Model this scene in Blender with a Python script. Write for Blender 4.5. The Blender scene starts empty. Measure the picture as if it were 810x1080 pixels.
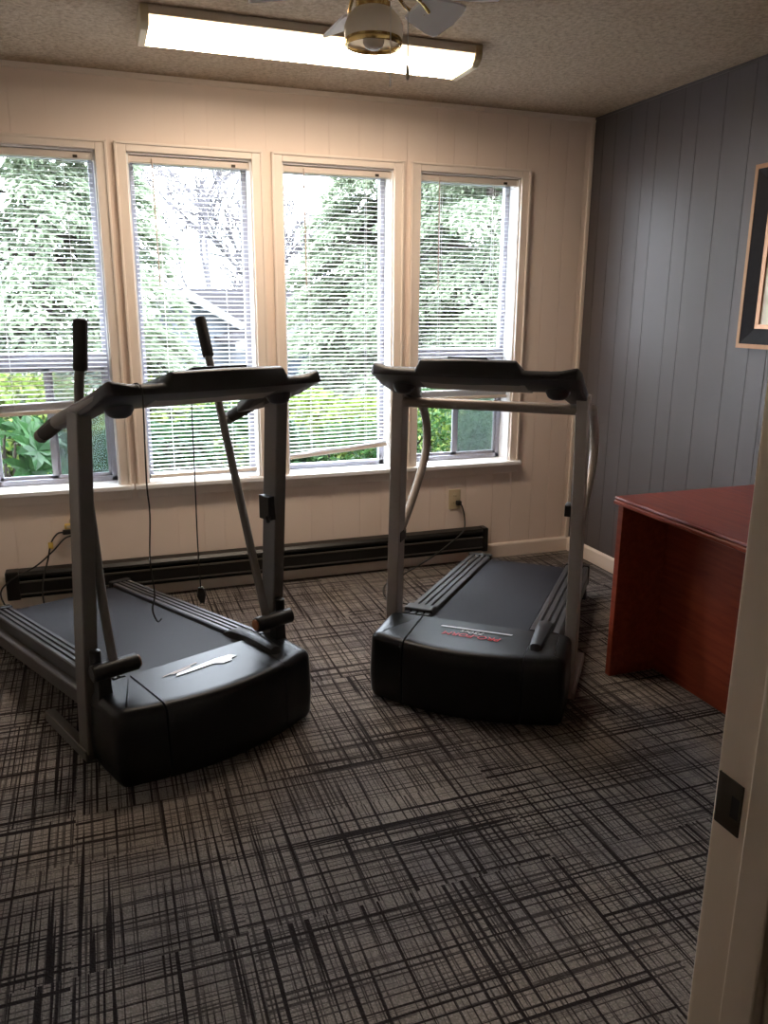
import bpy, bmesh, math, random
from mathutils import Vector, Matrix, Euler
C = bpy.context.scene.collection
PI = math.pi
random.seed(7)

# ------------------------------------------------------------------ camera
W, H, FPX = 810, 1080, 838.76
yaw, pitch, roll = math.radians(-19.6816), math.radians(14.4558), math.radians(0.3738)
fwd = Vector((-math.sin(yaw)*math.cos(pitch), math.cos(yaw)*math.cos(pitch), -math.sin(pitch)))
r0 = Vector((math.cos(yaw), math.sin(yaw), 0)); u0 = r0.cross(fwd)
rt = r0*math.cos(roll) + u0*math.sin(roll); up = -r0*math.sin(roll) + u0*math.cos(roll)
CAM = Vector((-2.6508, -4.0516, 1.4428))
cd = bpy.data.cameras.new('camera'); cam = bpy.data.objects.new('camera', cd); C.objects.link(cam)
cam.matrix_world = Matrix(((rt.x, up.x, -fwd.x, CAM.x), (rt.y, up.y, -fwd.y, CAM.y), (rt.z, up.z, -fwd.z, CAM.z), (0, 0, 0, 1)))
cd.sensor_fit = 'VERTICAL'; cd.sensor_height = 24; cd.lens = 24*FPX/H; cd.clip_start = 0.02; cd.clip_end = 300
bpy.context.scene.camera = cam

# ------------------------------------------------------------------ world, exposure, lamp strengths
SKY_STRENGTH = 26.0
TUBE_STRENGTH = 30.0
w = bpy.data.worlds.new('world'); bpy.context.scene.world = w; w.use_nodes = True
bg = w.node_tree.nodes['Background']; bg.inputs[0].default_value = (0.80, 0.89, 1.0, 1); bg.inputs[1].default_value = SKY_STRENGTH
vs = bpy.context.scene.view_settings
vs.view_transform = 'Standard'; vs.look = 'None'; vs.exposure = 0.2; vs.gamma = 1; vs.use_curve_mapping = False

# ------------------------------------------------------------------ materials
def nmat(name):
    m = bpy.data.materials.new(name); m.use_nodes = True
    nt = m.node_tree; return m, nt, nt.nodes['Principled BSDF']
def N(nt, t, **kw):
    n = nt.nodes.new(t)
    for k, v in kw.items(): setattr(n, k, v)
    return n
def mat(name, col, rough=0.5, metal=0.0, noise=0.0, nscale=30, bump=0.0, bscale=200, spec=0.5):
    m, nt, b = nmat(name)
    b.inputs['Base Color'].default_value = (*col, 1); b.inputs['Roughness'].default_value = rough; b.inputs['Metallic'].default_value = metal
    b.inputs['Specular IOR Level'].default_value = spec
    tc = N(nt, 'ShaderNodeTexCoord')
    if noise:
        n = N(nt, 'ShaderNodeTexNoise'); n.inputs['Scale'].default_value = nscale; n.inputs['Detail'].default_value = 4
        nt.links.new(tc.outputs['Object'], n.inputs['Vector'])
        mx = N(nt, 'ShaderNodeMix', data_type='RGBA')
        mx.inputs[6].default_value = (*[c*(1-noise) for c in col], 1); mx.inputs[7].default_value = (*[min(1, c*(1+noise)) for c in col], 1)
        nt.links.new(n.outputs['Fac'], mx.inputs[0]); nt.links.new(mx.outputs[2], b.inputs['Base Color'])
    if bump:
        n2 = N(nt, 'ShaderNodeTexNoise'); n2.inputs['Scale'].default_value = bscale; n2.inputs['Detail'].default_value = 3
        nt.links.new(tc.outputs['Object'], n2.inputs['Vector'])
        bp = N(nt, 'ShaderNodeBump'); bp.inputs['Strength'].default_value = bump; bp.inputs['Distance'].default_value = 0.004
        nt.links.new(n2.outputs['Fac'], bp.inputs['Height']); nt.links.new(bp.outputs['Normal'], b.inputs['Normal'])
    return m
def emis(name, col, s):
    m, nt, b = nmat(name)
    b.inputs['Base Color'].default_value = (*col, 1)
    b.inputs['Emission Color'].default_value = (*col, 1); b.inputs['Emission Strength'].default_value = s
    return m

M = {}
M['cream2'] = mat('plain_cream_paint', (0.76, 0.70, 0.62), 0.6, noise=0.03, nscale=6)
M['cream'] = mat('cream_wall_paint', (0.81, 0.685, 0.595), 0.55, noise=0.03, nscale=6)
M['blue'] = mat('blue_grey_wall_paint', (0.088, 0.076, 0.075), 0.46, noise=0.04, nscale=5, spec=0.32)
M['trim'] = mat('cream_trim_paint', (0.78, 0.68, 0.595), 0.4, noise=0.02, nscale=20)
M['white'] = mat('white_window_paint', (0.80, 0.79, 0.78), 0.4, noise=0.02, nscale=20)
M['hall'] = mat('hall_paint', (0.42, 0.34, 0.27), 0.6, noise=0.04, nscale=8)
M['doortrim'] = mat('door_frame_paint', (0.86, 0.73, 0.60), 0.45, noise=0.03, nscale=12)
M['alu'] = mat('aluminium_frame', (0.34, 0.335, 0.375), 0.4, 0.2, noise=0.05, nscale=30)
def slatmat():
    m, nt, b = nmat('blind_vinyl')
    b.inputs['Base Color'].default_value = (0.80, 0.80, 0.82, 1); b.inputs['Roughness'].default_value = 0.5
    tr = N(nt, 'ShaderNodeBsdfTranslucent'); tr.inputs[0].default_value = (0.80, 0.80, 0.82, 1)
    ms = N(nt, 'ShaderNodeMixShader'); ms.inputs[0].default_value = 0.25
    nt.links.new(b.outputs[0], ms.inputs[1]); nt.links.new(tr.outputs[0], ms.inputs[2]); nt.links.new(ms.outputs[0], nt.nodes['Material Output'].inputs[0])
    return m
M['slat'] = slatmat()
M['blindrail'] = mat('blind_rail', (0.66, 0.57, 0.49), 0.4, noise=0.03, nscale=40)
M['cord'] = mat('ladder_cord', (0.8, 0.8, 0.8), 0.7, noise=0.02, nscale=40)
M['wand'] = mat('blind_wand', (0.42, 0.33, 0.27), 0.3, noise=0.04, nscale=40)
M['black'] = mat('black_plastic', (0.009, 0.009, 0.010), 0.42, noise=0.1, nscale=60, bump=0.08, bscale=900, spec=0.3)
M['hood'] = mat('hood_plastic', (0.005, 0.005, 0.0055), 0.32, noise=0.08, nscale=60, bump=0.06, bscale=1200, spec=0.22)
M['console'] = mat('console_plastic', (0.018, 0.018, 0.022), 0.42, noise=0.1, nscale=50, spec=0.35)
M['underside'] = mat('underside_reflection', (0.34, 0.31, 0.28), 0.5, noise=0.08, nscale=30)  # lighter base colour stands in for the wall reflected in the plastic
M['foam'] = mat('foam_grip', (0.022, 0.019, 0.018), 0.85, noise=0.2, nscale=120, bump=0.3, bscale=400)
M['postdark'] = mat('dark_grey_steel_paint', (0.115, 0.102, 0.094), 0.45, 0.2, noise=0.08, nscale=40)
M['postlight'] = mat('grey_steel_paint', (0.32, 0.28, 0.26), 0.42, 0.2, noise=0.06, nscale=40)
M['tube'] = mat('grey_brown_tube', (0.25, 0.21, 0.185), 0.38, 0.25, noise=0.06, nscale=40)
M['belt'] = mat('belt_rubber', (0.009, 0.009, 0.014), 0.55, noise=0.15, nscale=300, bump=0.25, bscale=1200, spec=0.22)
M['rail'] = mat('foot_rail_plastic', (0.030, 0.030, 0.034), 0.4, noise=0.1, nscale=80)
M['groove'] = mat('rail_groove_rubber', (0.008, 0.008, 0.009), 0.8, noise=0.1, nscale=80)
M['frame'] = mat('deck_frame_steel', (0.06, 0.054, 0.05), 0.5, 0.3, noise=0.1, nscale=30)
M['heater'] = mat('heater_enamel', (0.005, 0.0045, 0.004), 0.36, 0.0, noise=0.15, nscale=15)
M['heatline'] = mat('heater_fin_edge', (0.10, 0.09, 0.08), 0.3, 0.4, noise=0.1, nscale=30)
M['brass'] = mat('brass', (0.62, 0.44, 0.18), 0.22, 1.0, noise=0.06, nscale=30)
M['bronze'] = mat('strike_bronze', (0.055, 0.042, 0.030), 0.4, 0.7, noise=0.12, nscale=60)
M['fanwhite'] = mat('fan_blade_white', (0.84, 0.84, 0.86), 0.4, noise=0.03, nscale=20)
M['housing'] = mat('fixture_housing', (0.62, 0.54, 0.44), 0.4, noise=0.03, nscale=20)
M['ivory'] = mat('ivory_plastic', (0.55, 0.46, 0.30), 0.35, noise=0.03, nscale=60)
M['yellow'] = mat('yellow_plastic', (0.60, 0.40, 0.08), 0.4, noise=0.05, nscale=60)
M['cable'] = mat('black_cable', (0.012, 0.011, 0.011), 0.5, noise=0.1, nscale=100)
M['redtxt'] = mat('red_lettering', (0.62, 0.03, 0.05), 0.35, noise=0.03, nscale=100)
M['whitetxt'] = mat('silver_lettering', (0.75, 0.75, 0.78), 0.3, noise=0.03, nscale=100)
M['bronzetxt'] = mat('bronze_lettering', (0.35, 0.22, 0.15), 0.35, noise=0.05, nscale=100)
M['orange'] = mat('amber_end_cap', (0.30, 0.11, 0.04), 0.35, noise=0.05, nscale=60)
M['copper'] = mat('copper_frame_edge', (0.30, 0.15, 0.075), 0.35, 0.4, noise=0.12, nscale=60)
M['darkframe'] = mat('dark_frame_wood', (0.012, 0.010, 0.011), 0.45, noise=0.25, nscale=40, spec=0.08)
M['matboard'] = mat('picture_mat', (0.72, 0.68, 0.58), 0.6, noise=0.03, nscale=30)
M['dark'] = mat('dark_cavity', (0.004, 0.004, 0.004), 0.8, noise=0.1, nscale=50)

def wood():
    m, nt, b = nmat('mahogany')
    tc = N(nt, 'ShaderNodeTexCoord'); mp = N(nt, 'ShaderNodeMapping'); mp.inputs['Scale'].default_value = (18, 1.6, 18)
    n = N(nt, 'ShaderNodeTexNoise'); n.inputs['Scale'].default_value = 3; n.inputs['Detail'].default_value = 6; n.inputs['Distortion'].default_value = 0.6
    cr = N(nt, 'ShaderNodeValToRGB')
    cr.color_ramp.elements[0].position = 0.3; cr.color_ramp.elements[0].color = (0.130, 0.020, 0.009, 1)
    cr.color_ramp.elements[1].position = 0.75; cr.color_ramp.elements[1].color = (0.205, 0.040, 0.018, 1)
    nt.links.new(tc.outputs['Object'], mp.inputs['Vector']); nt.links.new(mp.outputs[0], n.inputs['Vector'])
    nt.links.new(n.outputs['Fac'], cr.inputs[0]); nt.links.new(cr.outputs[0], b.inputs['Base Color'])
    b.inputs['Roughness'].default_value = 0.36; b.inputs['Specular IOR Level'].default_value = 0.22
    return m
M['wood'] = wood()

def popcorn():
    m, nt, b = nmat('popcorn_ceiling')
    tc = N(nt, 'ShaderNodeTexCoord')
    n = N(nt, 'ShaderNodeTexNoise'); n.inputs['Scale'].default_value = 55; n.inputs['Detail'].default_value = 5; n.inputs['Roughness'].default_value = 0.7
    cr = N(nt, 'ShaderNodeValToRGB')
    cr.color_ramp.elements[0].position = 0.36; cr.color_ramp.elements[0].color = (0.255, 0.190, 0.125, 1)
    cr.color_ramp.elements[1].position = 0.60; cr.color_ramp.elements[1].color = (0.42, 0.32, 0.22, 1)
    bp = N(nt, 'ShaderNodeBump'); bp.inputs['Strength'].default_value = 0.8; bp.inputs['Distance'].default_value = 0.01
    nt.links.new(tc.outputs['Object'], n.inputs['Vector']); nt.links.new(n.outputs['Fac'], cr.inputs[0])
    nt.links.new(cr.outputs[0], b.inputs['Base Color']); nt.links.new(n.outputs['Fac'], bp.inputs['Height']); nt.links.new(bp.outputs[0], b.inputs['Normal'])
    b.inputs['Roughness'].default_value = 0.9
    return m
M['popcorn'] = popcorn()

def carpet():
    m, nt, b = nmat('plaid_carpet'); L = nt.links.new
    tc = N(nt, 'ShaderNodeTexCoord'); sp = N(nt, 'ShaderNodeSeparateXYZ'); L(tc.outputs['Object'], sp.inputs[0])
    def math_(op, a, bb=None):
        n = N(nt, 'ShaderNodeMath', operation=op)
        for i, v in enumerate((a, bb)):
            if v is None: continue
            if isinstance(v, (int, float)): n.inputs[i].default_value = v
            else: L(v, n.inputs[i])
        return n.outputs[0]
    x, y = sp.outputs[0], sp.outputs[1]
    def lines(along, across, tile, freq, stretch, lo, hi, seed):
        cell = math_('FLOOR', math_('DIVIDE', math_('ADD', along, seed*0.37), tile))
        wn = N(nt, 'ShaderNodeTexWhiteNoise', noise_dimensions='1D'); L(math_('ADD', cell, seed), wn.inputs['W'])
        off = math_('MULTIPLY', wn.outputs['Value'], 40.0)
        cb = N(nt, 'ShaderNodeCombineXYZ')
        L(math_('MULTIPLY', along, stretch), cb.inputs[0]); L(math_('MULTIPLY', math_('ADD', across, off), freq), cb.inputs[1]); cb.inputs[2].default_value = seed
        n = N(nt, 'ShaderNodeTexNoise'); n.inputs['Scale'].default_value = 1; n.inputs['Detail'].default_value = 1.5; n.inputs['Roughness'].default_value = 0.6
        L(cb.outputs[0], n.inputs['Vector'])
        mr = N(nt, 'ShaderNodeMapRange'); mr.inputs[1].default_value = lo; mr.inputs[2].default_value = hi
        L(n.outputs['Fac'], mr.inputs[0]); return mr.outputs[0]
    d1 = lines(x, y, 1.22, 78, 0.8, 0.575, 0.615, 1.0)
    d2 = lines(y, x, 0.61, 78, 1.0, 0.575, 0.615, 5.0)
    d3 = lines(x, y, 0.915, 130, 1.4, 0.53, 0.61, 9.0)
    d4 = lines(y, x, 0.915, 130, 1.4, 0.53, 0.61, 13.0)
    dark = math_('MAXIMUM', math_('MAXIMUM', d1, d2), math_('MULTIPLY', math_('MAXIMUM', d3, d4), 0.82))
    # woven loops
    wv = N(nt, 'ShaderNodeTexVoronoi'); wv.inputs['Scale'].default_value = 190; L(tc.outputs['Object'], wv.inputs['Vector'])
    big = N(nt, 'ShaderNodeTexNoise'); big.inputs['Scale'].default_value = 3.0; big.inputs['Detail'].default_value = 3; L(tc.outputs['Object'], big.inputs['Vector'])
    cr = N(nt, 'ShaderNodeValToRGB')
    cr.color_ramp.elements[0].position = 0.35; cr.color_ramp.elements[0].color = (0.215, 0.19, 0.180, 1)
    cr.color_ramp.elements[1].position = 0.68; cr.color_ramp.elements[1].color = (0.32, 0.275, 0.235, 1)
    L(big.outputs['Fac'], cr.inputs[0])
    mx = N(nt, 'ShaderNodeMix', data_type='RGBA'); L(dark, mx.inputs[0]); L(cr.outputs[0], mx.inputs[6]); mx.inputs[7].default_value = (0.022, 0.016, 0.016, 1)
    m2 = N(nt, 'ShaderNodeMix', data_type='RGBA', blend_type='MULTIPLY'); m2.inputs[0].default_value = 0.55
    g = N(nt, 'ShaderNodeMapRange'); g.inputs[1].default_value = 0.0; g.inputs[2].default_value = 0.6; g.inputs[3].default_value = 1.25; g.inputs[4].default_value = 0.45
    L(wv.outputs['Distance'], g.inputs[0]); L(mx.outputs[2], m2.inputs[6]); L(g.outputs[0], m2.inputs[7])
    L(m2.outputs[2], b.inputs['Base Color'])
    bp = N(nt, 'ShaderNodeBump'); bp.inputs['Strength'].default_value = 0.5; bp.inputs['Distance'].default_value = 0.004
    L(wv.outputs['Distance'], bp.inputs['Height']); bp.invert = True; L(bp.outputs[0], b.inputs['Normal'])
    b.inputs['Roughness'].default_value = 0.95; b.inputs['Specular IOR Level'].default_value = 0.15
    return m
M['carpet'] = carpet()

def glass(name, clear=0.965, hazecol=None, haze=0.0):
    m = bpy.data.materials.new(name); m.use_nodes = True; nt = m.node_tree; nt.nodes.clear(); L = nt.links.new
    o = N(nt, 'ShaderNodeOutputMaterial'); t = N(nt, 'ShaderNodeBsdfTransparent'); t.inputs[0].default_value = (clear, clear, clear, 1)
    g = N(nt, 'ShaderNodeBsdfGlossy'); g.inputs['Roughness'].default_value = 0.02
    lw = N(nt, 'ShaderNodeLayerWeight'); lw.inputs[0].default_value = 0.5
    pw = N(nt, 'ShaderNodeMath', operation='POWER'); L(lw.outputs['Facing'], pw.inputs[0]); pw.inputs[1].default_value = 4.0
    fr = N(nt, 'ShaderNodeMapRange'); fr.inputs[3].default_value = 0.025; fr.inputs[4].default_value = 0.6; L(pw.outputs[0], fr.inputs[0])
    mx = N(nt, 'ShaderNodeMixShader'); L(fr.outputs[0], mx.inputs[0]); L(t.outputs[0], mx.inputs[1]); L(g.outputs[0], mx.inputs[2])
    out = mx.outputs[0]
    if haze:
        d = N(nt, 'ShaderNodeBsdfDiffuse'); d.inputs[0].default_value = (*hazecol, 1)
        tr = N(nt, 'ShaderNodeBsdfTranslucent'); tr.inputs[0].default_value = (*hazecol, 1)
        ad = N(nt, 'ShaderNodeMixShader'); L(d.outputs[0], ad.inputs[1]); L(tr.outputs[0], ad.inputs[2])
        m2 = N(nt, 'ShaderNodeMixShader'); m2.inputs[0].default_value = haze; L(out, m2.inputs[1]); L(ad.outputs[0], m2.inputs[2]); out = m2.outputs[0]
    L(out, o.inputs[0]); return m
M['glass'] = glass('window_glass')
M['screen'] = glass('insect_screen', 0.9, (0.07, 0.085, 0.085), 0.35)

def leafmat(name, c1, c2, trans=0.35, rough=0.5):
    m = bpy.data.materials.new(name); m.use_nodes = True; nt = m.node_tree; b = nt.nodes['Principled BSDF']; L = nt.links.new
    gm = N(nt, 'ShaderNodeNewGeometry'); mx = N(nt, 'ShaderNodeMix', data_type='RGBA')
    L(gm.outputs['Random Per Island'], mx.inputs[0]); mx.inputs[6].default_value = (*c1, 1); mx.inputs[7].default_value = (*c2, 1)
    L(mx.outputs[2], b.inputs['Base Color']); b.inputs['Roughness'].default_value = rough; b.inputs['Specular IOR Level'].default_value = 0.12
    tr = N(nt, 'ShaderNodeBsdfTranslucent'); L(mx.outputs[2], tr.inputs[0])
    ms = N(nt, 'ShaderNodeMixShader'); ms.inputs[0].default_value = trans
    L(b.outputs[0], ms.inputs[1]); L(tr.outputs[0], ms.inputs[2]); L(ms.outputs[0], nt.nodes['Material Output'].inputs[0])
    return m
M['needle'] = leafmat('conifer_needles', (0.12, 0.158, 0.10), (0.265, 0.305, 0.215), 0.5)
M['rhodo'] = leafmat('rhododendron_leaf', (0.009, 0.034, 0.011), (0.026, 0.075, 0.022), 0.25, 0.35)
M['lime'] = leafmat('lime_shrub_leaf', (0.065, 0.11, 0.02), (0.15, 0.185, 0.05))
M['box'] = leafmat('boxwood_leaf', (0.012, 0.042, 0.011), (0.045, 0.10, 0.028))
M['twig'] = mat('grey_twigs', (0.085, 0.08, 0.085), 0.9, noise=0.1, nscale=4, spec=0.0)
M['bark'] = mat('bark', (0.035, 0.03, 0.026), 0.9, noise=0.3, nscale=20, spec=0.0)
M['ground'] = mat('lawn_and_soil', (0.055, 0.065, 0.035), 0.95, noise=0.5, nscale=1.2, spec=0.0)
M['roof'] = mat('grey_shingle', (0.023, 0.0215, 0.023), 0.9, noise=0.25, nscale=18, spec=0.0)
M['siding'] = mat('pale_blue_siding', (0.090, 0.098, 0.112), 0.7, noise=0.05, nscale=4, spec=0.0)
M['fascia'] = mat('white_fascia', (0.16, 0.16, 0.16), 0.6, noise=0.02, nscale=4, spec=0.0)
M['darkwin'] = mat('dark_house_glass', (0.05, 0.06, 0.075), 0.15, noise=0.1, nscale=2)
M['reddoor'] = mat('red_door_paint', (0.14, 0.05, 0.055), 0.5, noise=0.1, nscale=4, spec=0.0)
M['tube_em'] = emis('lit_acrylic_diffuser', (1.0, 0.82, 0.64), TUBE_STRENGTH)

M['edge_em'] = emis('glowing_lens_edge', (1.0, 0.80, 0.55), 2.2)

def shade_glass():
    m, nt, b = nmat('frosted_shade_glass')
    b.inputs['Base Color'].default_value = (0.80, 0.76, 0.70, 1); b.inputs['Roughness'].default_value = 0.3
    tr = N(nt, 'ShaderNodeBsdfTranslucent'); tr.inputs[0].default_value = (0.92, 0.88, 0.82, 1)
    ms = N(nt, 'ShaderNodeMixShader'); ms.inputs[0].default_value = 0.75
    nt.links.new(b.outputs[0], ms.inputs[1]); nt.links.new(tr.outputs[0], ms.inputs[2]); nt.links.new(ms.outputs[0], nt.nodes['Material Output'].inputs[0])
    return m
M['shade'] = shade_glass()
M['bulb'] = mat('white_bulb_glass', (0.75, 0.70, 0.64), 0.25, noise=0.02, nscale=20)

def picture_mat():
    m, nt, b = nmat('landscape_print')
    tc = N(nt, 'ShaderNodeTexCoord'); n = N(nt, 'ShaderNodeTexNoise'); n.inputs['Scale'].default_value = 5; n.inputs['Detail'].default_value = 5
    cr = N(nt, 'ShaderNodeValToRGB'); cr.color_ramp.elements[0].color = (0.16, 0.15, 0.10, 1); cr.color_ramp.elements[1].color = (0.50, 0.45, 0.33, 1)
    nt.links.new(tc.outputs['Object'], n.inputs['Vector']); nt.links.new(n.outputs['Fac'], cr.inputs[0]); nt.links.new(cr.outputs[0], b.inputs['Base Color'])
    b.inputs['Roughness'].default_value = 0.5
    return m
M['print'] = picture_mat()

# ------------------------------------------------------------------ mesh helpers
def box(bm, x0, x1, y0, y1, z0, z1, mx=None):
    vs_ = [bm.verts.new(Vector(p)) for p in ((x0,y0,z0),(x1,y0,z0),(x1,y1,z0),(x0,y1,z0),(x0,y0,z1),(x1,y0,z1),(x1,y1,z1),(x0,y1,z1))]
    if mx is not None:
        for v in vs_: v.co = mx @ v.co
    for f in ((0,3,2,1),(4,5,6,7),(0,1,5,4),(1,2,6,5),(2,3,7,6),(3,0,4,7)): bm.faces.new([vs_[i] for i in f])
    return vs_
def smooth_path(pts, n=8):
    P = [Vector(p) for p in pts]; out = []
    for i in range(len(P)-1):
        a = P[max(i-1, 0)]; b_ = P[i]; c = P[i+1]; d = P[min(i+2, len(P)-1)]
        for k in range(n):
            t = k/n
            out.append(0.5*((2*b_) + (-a+c)*t + (2*a-5*b_+4*c-d)*t*t + (-a+3*b_-3*c+d)*t*t*t))
    out.append(P[-1]); return out
def tube(bm, pts, r, n=10, cap=True):
    P = [Vector(p) for p in pts]; rs = r if isinstance(r, (list, tuple)) else [r]*len(P)
    rings = []; prev = None
    for i, p in enumerate(P):
        d = (P[min(i+1, len(P)-1)] - P[max(i-1, 0)]).normalized()
        if prev is None: a = d.orthogonal().normalized()
        else:
            a = prev - d*prev.dot(d)
            a = a.normalized() if a.length > 1e-6 else d.orthogonal().normalized()
        prev = a; b_ = d.cross(a)
        rings.append([bm.verts.new(p + (a*math.cos(2*PI*k/n) + b_*math.sin(2*PI*k/n))*rs[i]) for k in range(n)])
    for i in range(len(rings)-1):
        for k in range(n): bm.faces.new((rings[i][k], rings[i][(k+1) % n], rings[i+1][(k+1) % n], rings[i+1][k]))
    if cap:
        bm.faces.new(rings[0][::-1]); bm.faces.new(rings[-1])
def lathe(bm, prof, c=(0, 0, 0), n=32, close=False):
    c = Vector(c); rings = []
    for (r, z) in prof: rings.append([bm.verts.new(c + Vector((r*math.cos(2*PI*k/n), r*math.sin(2*PI*k/n), z))) for k in range(n)])
    for i in range(len(rings)-1):
        for k in range(n): bm.faces.new((rings[i][k], rings[i][(k+1) % n], rings[i+1][(k+1) % n], rings[i+1][k]))
    if close: bm.faces.new(rings[0][::-1]); bm.faces.new(rings[-1])
def prism(bm, poly, axis, a, b_):
    # poly in the two other axes (cyclic order), extruded along axis from a to b_
    def P(u, v, w_): return {'x': (w_, u, v), 'y': (u, w_, v), 'z': (u, v, w_)}[axis]
    A = [bm.verts.new(P(u, v, a)) for u, v in poly]; B = [bm.verts.new(P(u, v, b_)) for u, v in poly]; n = len(poly)
    bm.faces.new(A[::-1]); bm.faces.new(B)
    for i in range(n): bm.faces.new((A[i], A[(i+1) % n], B[(i+1) % n], B[i]))
def loft(bm, loops, cap=True):
    R = [[bm.verts.new(Vector(p)) for p in L] for L in loops]; n = len(R[0])
    for i in range(len(R)-1):
        for k in range(n): bm.faces.new((R[i][k], R[i][(k+1) % n], R[i+1][(k+1) % n], R[i+1][k]))
    if cap: bm.faces.new(R[0][::-1]); bm.faces.new(R[-1])
def bev(bm, w_, seg=2, ang=0.5):
    bmesh.ops.recalc_face_normals(bm, faces=bm.faces)
    es = [e for e in bm.edges if len(e.link_faces) == 2 and e.calc_face_angle(0) > ang]
    if es: bmesh.ops.bevel(bm, geom=es, offset=w_, offset_type='OFFSET', segments=seg, affect='EDGES', profile=0.5, clamp_overlap=True)
def obj(name, bm, m, parent=None, smooth=None, recalc=True):
    if recalc: bmesh.ops.recalc_face_normals(bm, faces=bm.faces)
    me = bpy.data.meshes.new(name); bm.to_mesh(me); bm.free(); me.materials.append(m)
    o = bpy.data.objects.new(name, me); C.objects.link(o)
    if parent is not None: o.parent = parent
    if smooth is not None:
        for p in me.polygons: p.use_smooth = True
        if hasattr(me, 'set_sharp_from_angle'): me.set_sharp_from_angle(angle=smooth)
    return o
def mk(fn):
    bm = bmesh.new(); fn(bm); return bm
def boxbm(*a, bevel=0, seg=2):
    bm = bmesh.new(); box(bm, *a)
    if bevel: bev(bm, bevel, seg)
    return bm
def tag(o, label, cat, group=None):
    o['label'] = label; o['category'] = cat
    if group: o['group'] = group
    return o
def thing(name, label, cat, loc=(0, 0, 0), rz=0, group=None):
    o = bpy.data.objects.new(name, None); C.objects.link(o); o.location = loc; o.rotation_euler = (0, 0, rz); o.empty_display_size = 0.1
    return tag(o, label, cat, group)
def struct(o): o['kind'] = 'structure'; return o
def smpart(name, bm, m, parent): return obj(name, bm, m, parent, smooth=math.radians(35))
def textbm(s, size, shear=0.0, extrude=0.0006):
    cu = bpy.data.curves.new('lettering', 'FONT'); cu.body = s; cu.size = size; cu.shear = shear; cu.extrude = extrude; cu.align_x = 'CENTER'; cu.align_y = 'CENTER'
    o = bpy.data.objects.new('lettering', cu); C.objects.link(o)
    bpy.context.view_layer.update()
    me = bpy.data.meshes.new_from_object(o.evaluated_get(bpy.context.evaluated_depsgraph_get()))
    bm = bmesh.new(); bm.from_mesh(me)
    bpy.data.objects.remove(o); bpy.data.curves.remove(cu); bpy.data.meshes.remove(me)
    return bm

# ------------------------------------------------------------------ the room shell
XL, YF, CH, TH = -3.85, -3.5, 2.44, 0.15
HALL_Y = -5.3
WIN = [(-3.165, -2.585), (-2.452, -1.884), (-1.738, -1.162), (-1.018, -0.436)]
WB, WT = 0.585, 2.115
struct(obj('floor', boxbm(XL-0.15, 0.15, HALL_Y, 0.02, -0.06, 0), M['carpet']))
struct(obj('ceiling', boxbm(XL-0.15, 0.15, HALL_Y, 0.15, CH, CH+0.08), M['popcorn']))
def plank_wall(bm, xs, x0, x1, wins, zb=0, zt=CH, g=0.003):
    """columns of panelling between the grooves; f maps (along, depth) later"""
    cuts = {x0, x1}
    for x in xs: cuts |= {x-g/2, x+g/2}
    for a, b_ in wins: cuts |= {a, b_}
    cuts = sorted(c for c in cuts if x0 <= c <= x1)
    for a, b_ in zip(cuts, cuts[1:]):
        mid = (a+b_)/2; d = 0.003 if any(abs(mid-x) < g/2 for x in xs) else 0.0
        inw = any(p < mid < q for p, q in wins)
        for z0, z1 in (((zb, WB), (WT, zt)) if inw else ((zb, zt),)): box(bm, a, b_, d, TH, z0, z1)
gb = [-3.72, -3.60, -3.47, -3.34, -3.20, -3.08, -2.919, -2.774, -2.655, -2.5175, -2.32, -2.189, -2.084, -1.957, -1.811, -1.62, -1.50, -1.345, -1.22, -1.09, -0.927, -0.831, -0.701, -0.529, -0.405, -0.274, -0.162, -0.05]
struct(obj('wall_back', mk(lambda bm: plank_wall(bm, gb, XL-0.15, 0.15, WIN)), M['cream']))
gr = [0.09, 0.2, 0.328, 0.449, 0.547, 0.725, 0.827, 0.992, 1.158, 1.29, 1.39, 1.55, 1.70, 1.81, 1.98, 2.1, 2.23, 2.40, 2.53, 2.66, 2.82, 2.95, 3.1, 3.24, 3.38]
def rwall(bm):
    cuts = sorted({0.0, -YF+0.12} | {v for y in gr for v in (y-0.0016, y+0.0016)})
    for a, b_ in zip(cuts, cuts[1:]):
        mid = (a+b_)/2; d = 0.0025 if any(abs(mid-y) < 0.0016 for y in gr) else 0.0
        box(bm, d, TH, -b_, -a, 0, CH)
struct(obj('wall_right', mk(rwall), M['blue']))
struct(obj('wall_left', boxbm(XL-TH, XL, YF-0.12, 0, 0, CH), M['cream2']))
JX0, JX1, DH = -2.90, -2.09, 2.03
def fwall(bm):
    box(bm, XL-0.15, JX0-0.02, YF-0.11, YF, 0, CH); box(bm, JX1+0.02, 0.15, YF-0.11, YF, 0, CH); box(bm, JX0-0.02, JX1+0.02, YF-0.11, YF, DH+0.02, CH)
struct(obj('wall_front', mk(fwall), M['cream2']))
def hallw(bm):
    box(bm, XL-0.15, 0.15, HALL_Y-0.1, HALL_Y, 0, CH); box(bm, XL-0.25, XL-0.15, HALL_Y, YF-0.11, 0, CH); box(bm, 0.15, 0.25, HALL_Y, YF-0.11, 0, CH)
struct(obj('wall_hall', mk(hallw), M['hall']))
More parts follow.
